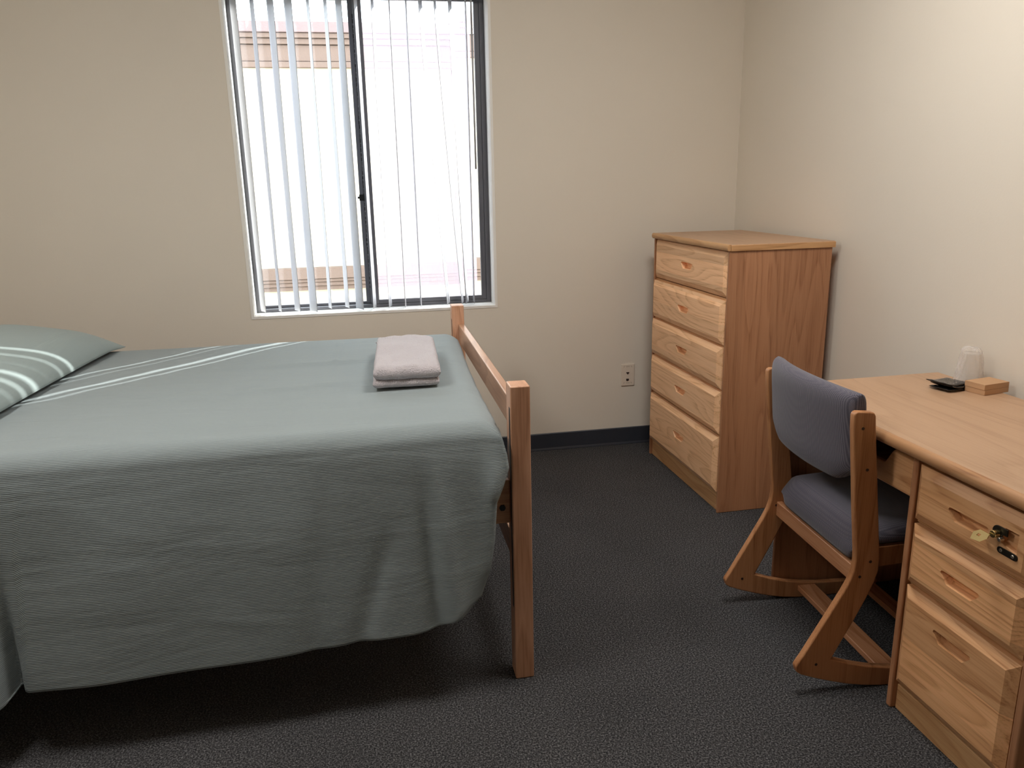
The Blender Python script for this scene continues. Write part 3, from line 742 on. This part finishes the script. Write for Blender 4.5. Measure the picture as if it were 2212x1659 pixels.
tag(spread, 'pale green ribbed bedspread draped over the bed, hanging nearly to the carpet', 'bedspread')
sm = spread.modifiers.new('thickness', 'SOLIDIFY'); sm.thickness = .003; sm.offset = -1

# pillow
PXc, PYc, PHX, PHY = -3.312, -1.214, .375, .65
def make_pillow():
    bm = bmesh.new(); n, m_ = 48, 64; T = []; uv = []
    def P(u, v, sd):
        au, av = abs(u), abs(v)
        e_ = max(0, (1-au**2.6))**.55*max(0, (1-av**3.2))**.5
        px = PHX*u*(1-.035*(1-av**2)); py = PHY*v*(1-.03*(1-au**2))
        h = .150*e_*(1+.05*nz(u*2, v*2)) if sd > 0 else -.012*e_
        h -= .012*sstep(.75, 1, av)*sstep(.6, 1, au)
        h += (.005*nz(u*3+4, v*3, 2)) * e_
        a = R(-3.7); return (px*math.cos(a)-py*math.sin(a), px*math.sin(a)+py*math.cos(a), .018+h)
    Tp, Bp = [], []
    for i in range(n+1):
        u = math.sin((i/n-.5)*PI)
        Tp.append([bm.verts.new(P(u, math.sin((j/m_-.5)*PI), 1)) for j in range(m_+1)])
    for i in range(n+1):
        u = math.sin((i/n-.5)*PI)
        Bp.append([Tp[i][j] if i in (0, n) or j in (0, m_) else bm.verts.new(P(u, math.sin((j/m_-.5)*PI), -1)) for j in range(m_+1)])
    uvl = bm.loops.layers.uv.new('UVMap')
    for i in range(n):
        for j in range(m_):
            for q in ((Tp[i][j], Tp[i+1][j], Tp[i+1][j+1], Tp[i][j+1]), (Bp[i][j], Bp[i][j+1], Bp[i+1][j+1], Bp[i+1][j])):
                f = bm.faces.new(q)
                for lp in f.loops: lp[uvl].uv = (lp.vert.co.y, lp.vert.co.x)
    return bm
pil = link('pillow', make_pillow(), M['pillow'], smooth=True, loc=(PXc, PYc, MZ+.014))
tag(pil, 'pale green pillow at the head of the bed, striped by sunlight', 'pillow')

# folded towel: one long cloth folded over itself
tw = tag(empty('folded_towel', (-1.804, -1.20, MZ+.0175), R(-2.6)), 'folded white terry towel lying on the green bedspread', 'towel')
def towel_layer(x0, x1, y0, y1, z0, z1, seed, bulge=.006):
    def f(u, v, sd):
        cx, cy = (x0+x1)/2, (y0+y1)/2
        e_ = (1-abs(u)**16)**.5*(1-abs(v)**26)**.5
        x = cx+u*(x1-x0)/2+.004*nz(v*3, seed); y = cy+v*(y1-y0)/2+.004*nz(u*3, seed+5)
        zm = (z0+z1)/2; h = (z1-z0)/2
        z = zm+sd*h*e_
        if sd > 0: z += bulge*e_*(nz(u*1.6+seed, v*2.4)+.4*nz(u*4, v*9+seed))
        return (x, y, z)
    return pad('t', f, 26, 36)
link('lower_fold', towel_layer(-.112, .094, -.345, .175, 0.0, .032, 1.0, .001), M['towel'], tw, smooth=True)
link('upper_fold', towel_layer(-.108, .100, -.352, .182, .026, .072, 7.0, .010), M['towel'], tw, smooth=True)
bm = pad('t', lambda u, v, sd: (-.060+u*.045+.01*v, .200+v*.030, .030+sd*.006*(1-u**6)**.5*(1-v**6)**.5+.022*max(0, u*0+.3-v*.5)), 12, 12)
link('corner_flap', bm, M['towel'], tw, smooth=True)

# ------------------------------------------------------------------ small things on the desk
DT = .7602
cupx, cupy = -.0690, -1.815
cup = tag(empty('plastic_cup', (cupx, cupy, DT)), 'upside-down clear plastic cup wrapped in film by the right wall', 'cup')
def lathe(bm, prof, n=40, wob=None):
    rows = []
    for i in range(n):
        a = 2*PI*i/n
        rows.append([((r+(wob(a, z) if wob else 0))*math.cos(a), (r+(wob(a, z) if wob else 0))*math.sin(a), z) for r, z in prof])
    grid(bm, rows, closed_u=True)
    return bm
bm = lathe(bmesh.new(), [(.0385, .001), (.0395, .003), (.0385, .005), (.0375, .012), (.0382, .014), (.0370, .016), (.0362, .022), (.0255, .098), (.024, .1005), (.001, .1005)])
cb = link('cup_body', bm, M['cup'], cup, smooth=True)
bm = lathe(bmesh.new(), [(.0425, .0006), (.0415, .02), (.0385, .045), (.034, .07), (.0305, .09), (.028, .108), (.020, .118), (.010, .121), (.002, .1215)],
           56, lambda a, z: .0030*math.sin(5*a+40*z)*sstep(0, .03, z)+.0016*math.sin(11*a-70*z)+.004*sstep(.06, .12, z)*math.cos(a-2.6))
link('film_wrap', bm, M['film'], cup, smooth=True)

def notepad(z, dx, rz, label):
    o = tag(empty('cardboard_box', (-.083+dx, -1.905, z), R(rz)), label, 'box', 'small kraft boxes stacked by the cup')
    link('box_base', B((-.0498, .0498, -.0328, .0328, 0, .0145)), M['kraft'], o, bevel=.0004)
    link('lid', B((-.0508, .0508, -.0338, .0338, .0147, .0162), (-.0508, -.0499, -.0338, .0338, .0006, .0146), (.0499, .0508, -.0338, .0338, .0006, .0146), (-.0498, .0498, -.0338, -.0329, .0006, .0146), (-.0498, .0498, .0329, .0338, .0006, .0146)), M['kraft'], o)
notepad(DT, 0, 11, 'small kraft cardboard box on the desk, lower of two stacked')
notepad(DT+.0164, -.001, 10, 'small kraft cardboard box on top of the lower one')

bg_ = tag(empty('folded_bag', (-.158, -1.842, DT), R(14)), 'crumpled glossy black plastic packet folded on the desk', 'bag')
def bag_layer(x0, x1, y0, y1, z0, th, seed, lift):
    def f(u, v, sd):
        cx, cy = (x0+x1)/2, (y0+y1)/2
        e_ = (1-abs(u)**6)**.45*(1-abs(v)**6)**.45
        x = cx+u*(x1-x0)/2+.003*nz(v*2, seed); y = cy+v*(y1-y0)/2+.004*nz(u*2.5, seed)
        z = z0+th/2+sd*th/2*e_+lift*max(0, -u-.2)**1.5+.0022*e_*nz(u*5+seed, v*5)*(1 if sd > 0 else .3)
        return (x, y, z)
    return pad('b', f, 22, 18)
link('bottom_fold', bag_layer(-.060, .044, -.042, .030, .0008, .008, 2, .006), M['bag'], bg_, smooth=True)
link('middle_fold', bag_layer(-.050, .040, -.046, .034, .0078, .009, 5, .010), M['bag'], bg_, smooth=True)
link('top_fold', bag_layer(-.062, .036, -.040, .040, .0152, .008, 9, .011), M['bag'], bg_, smooth=True)
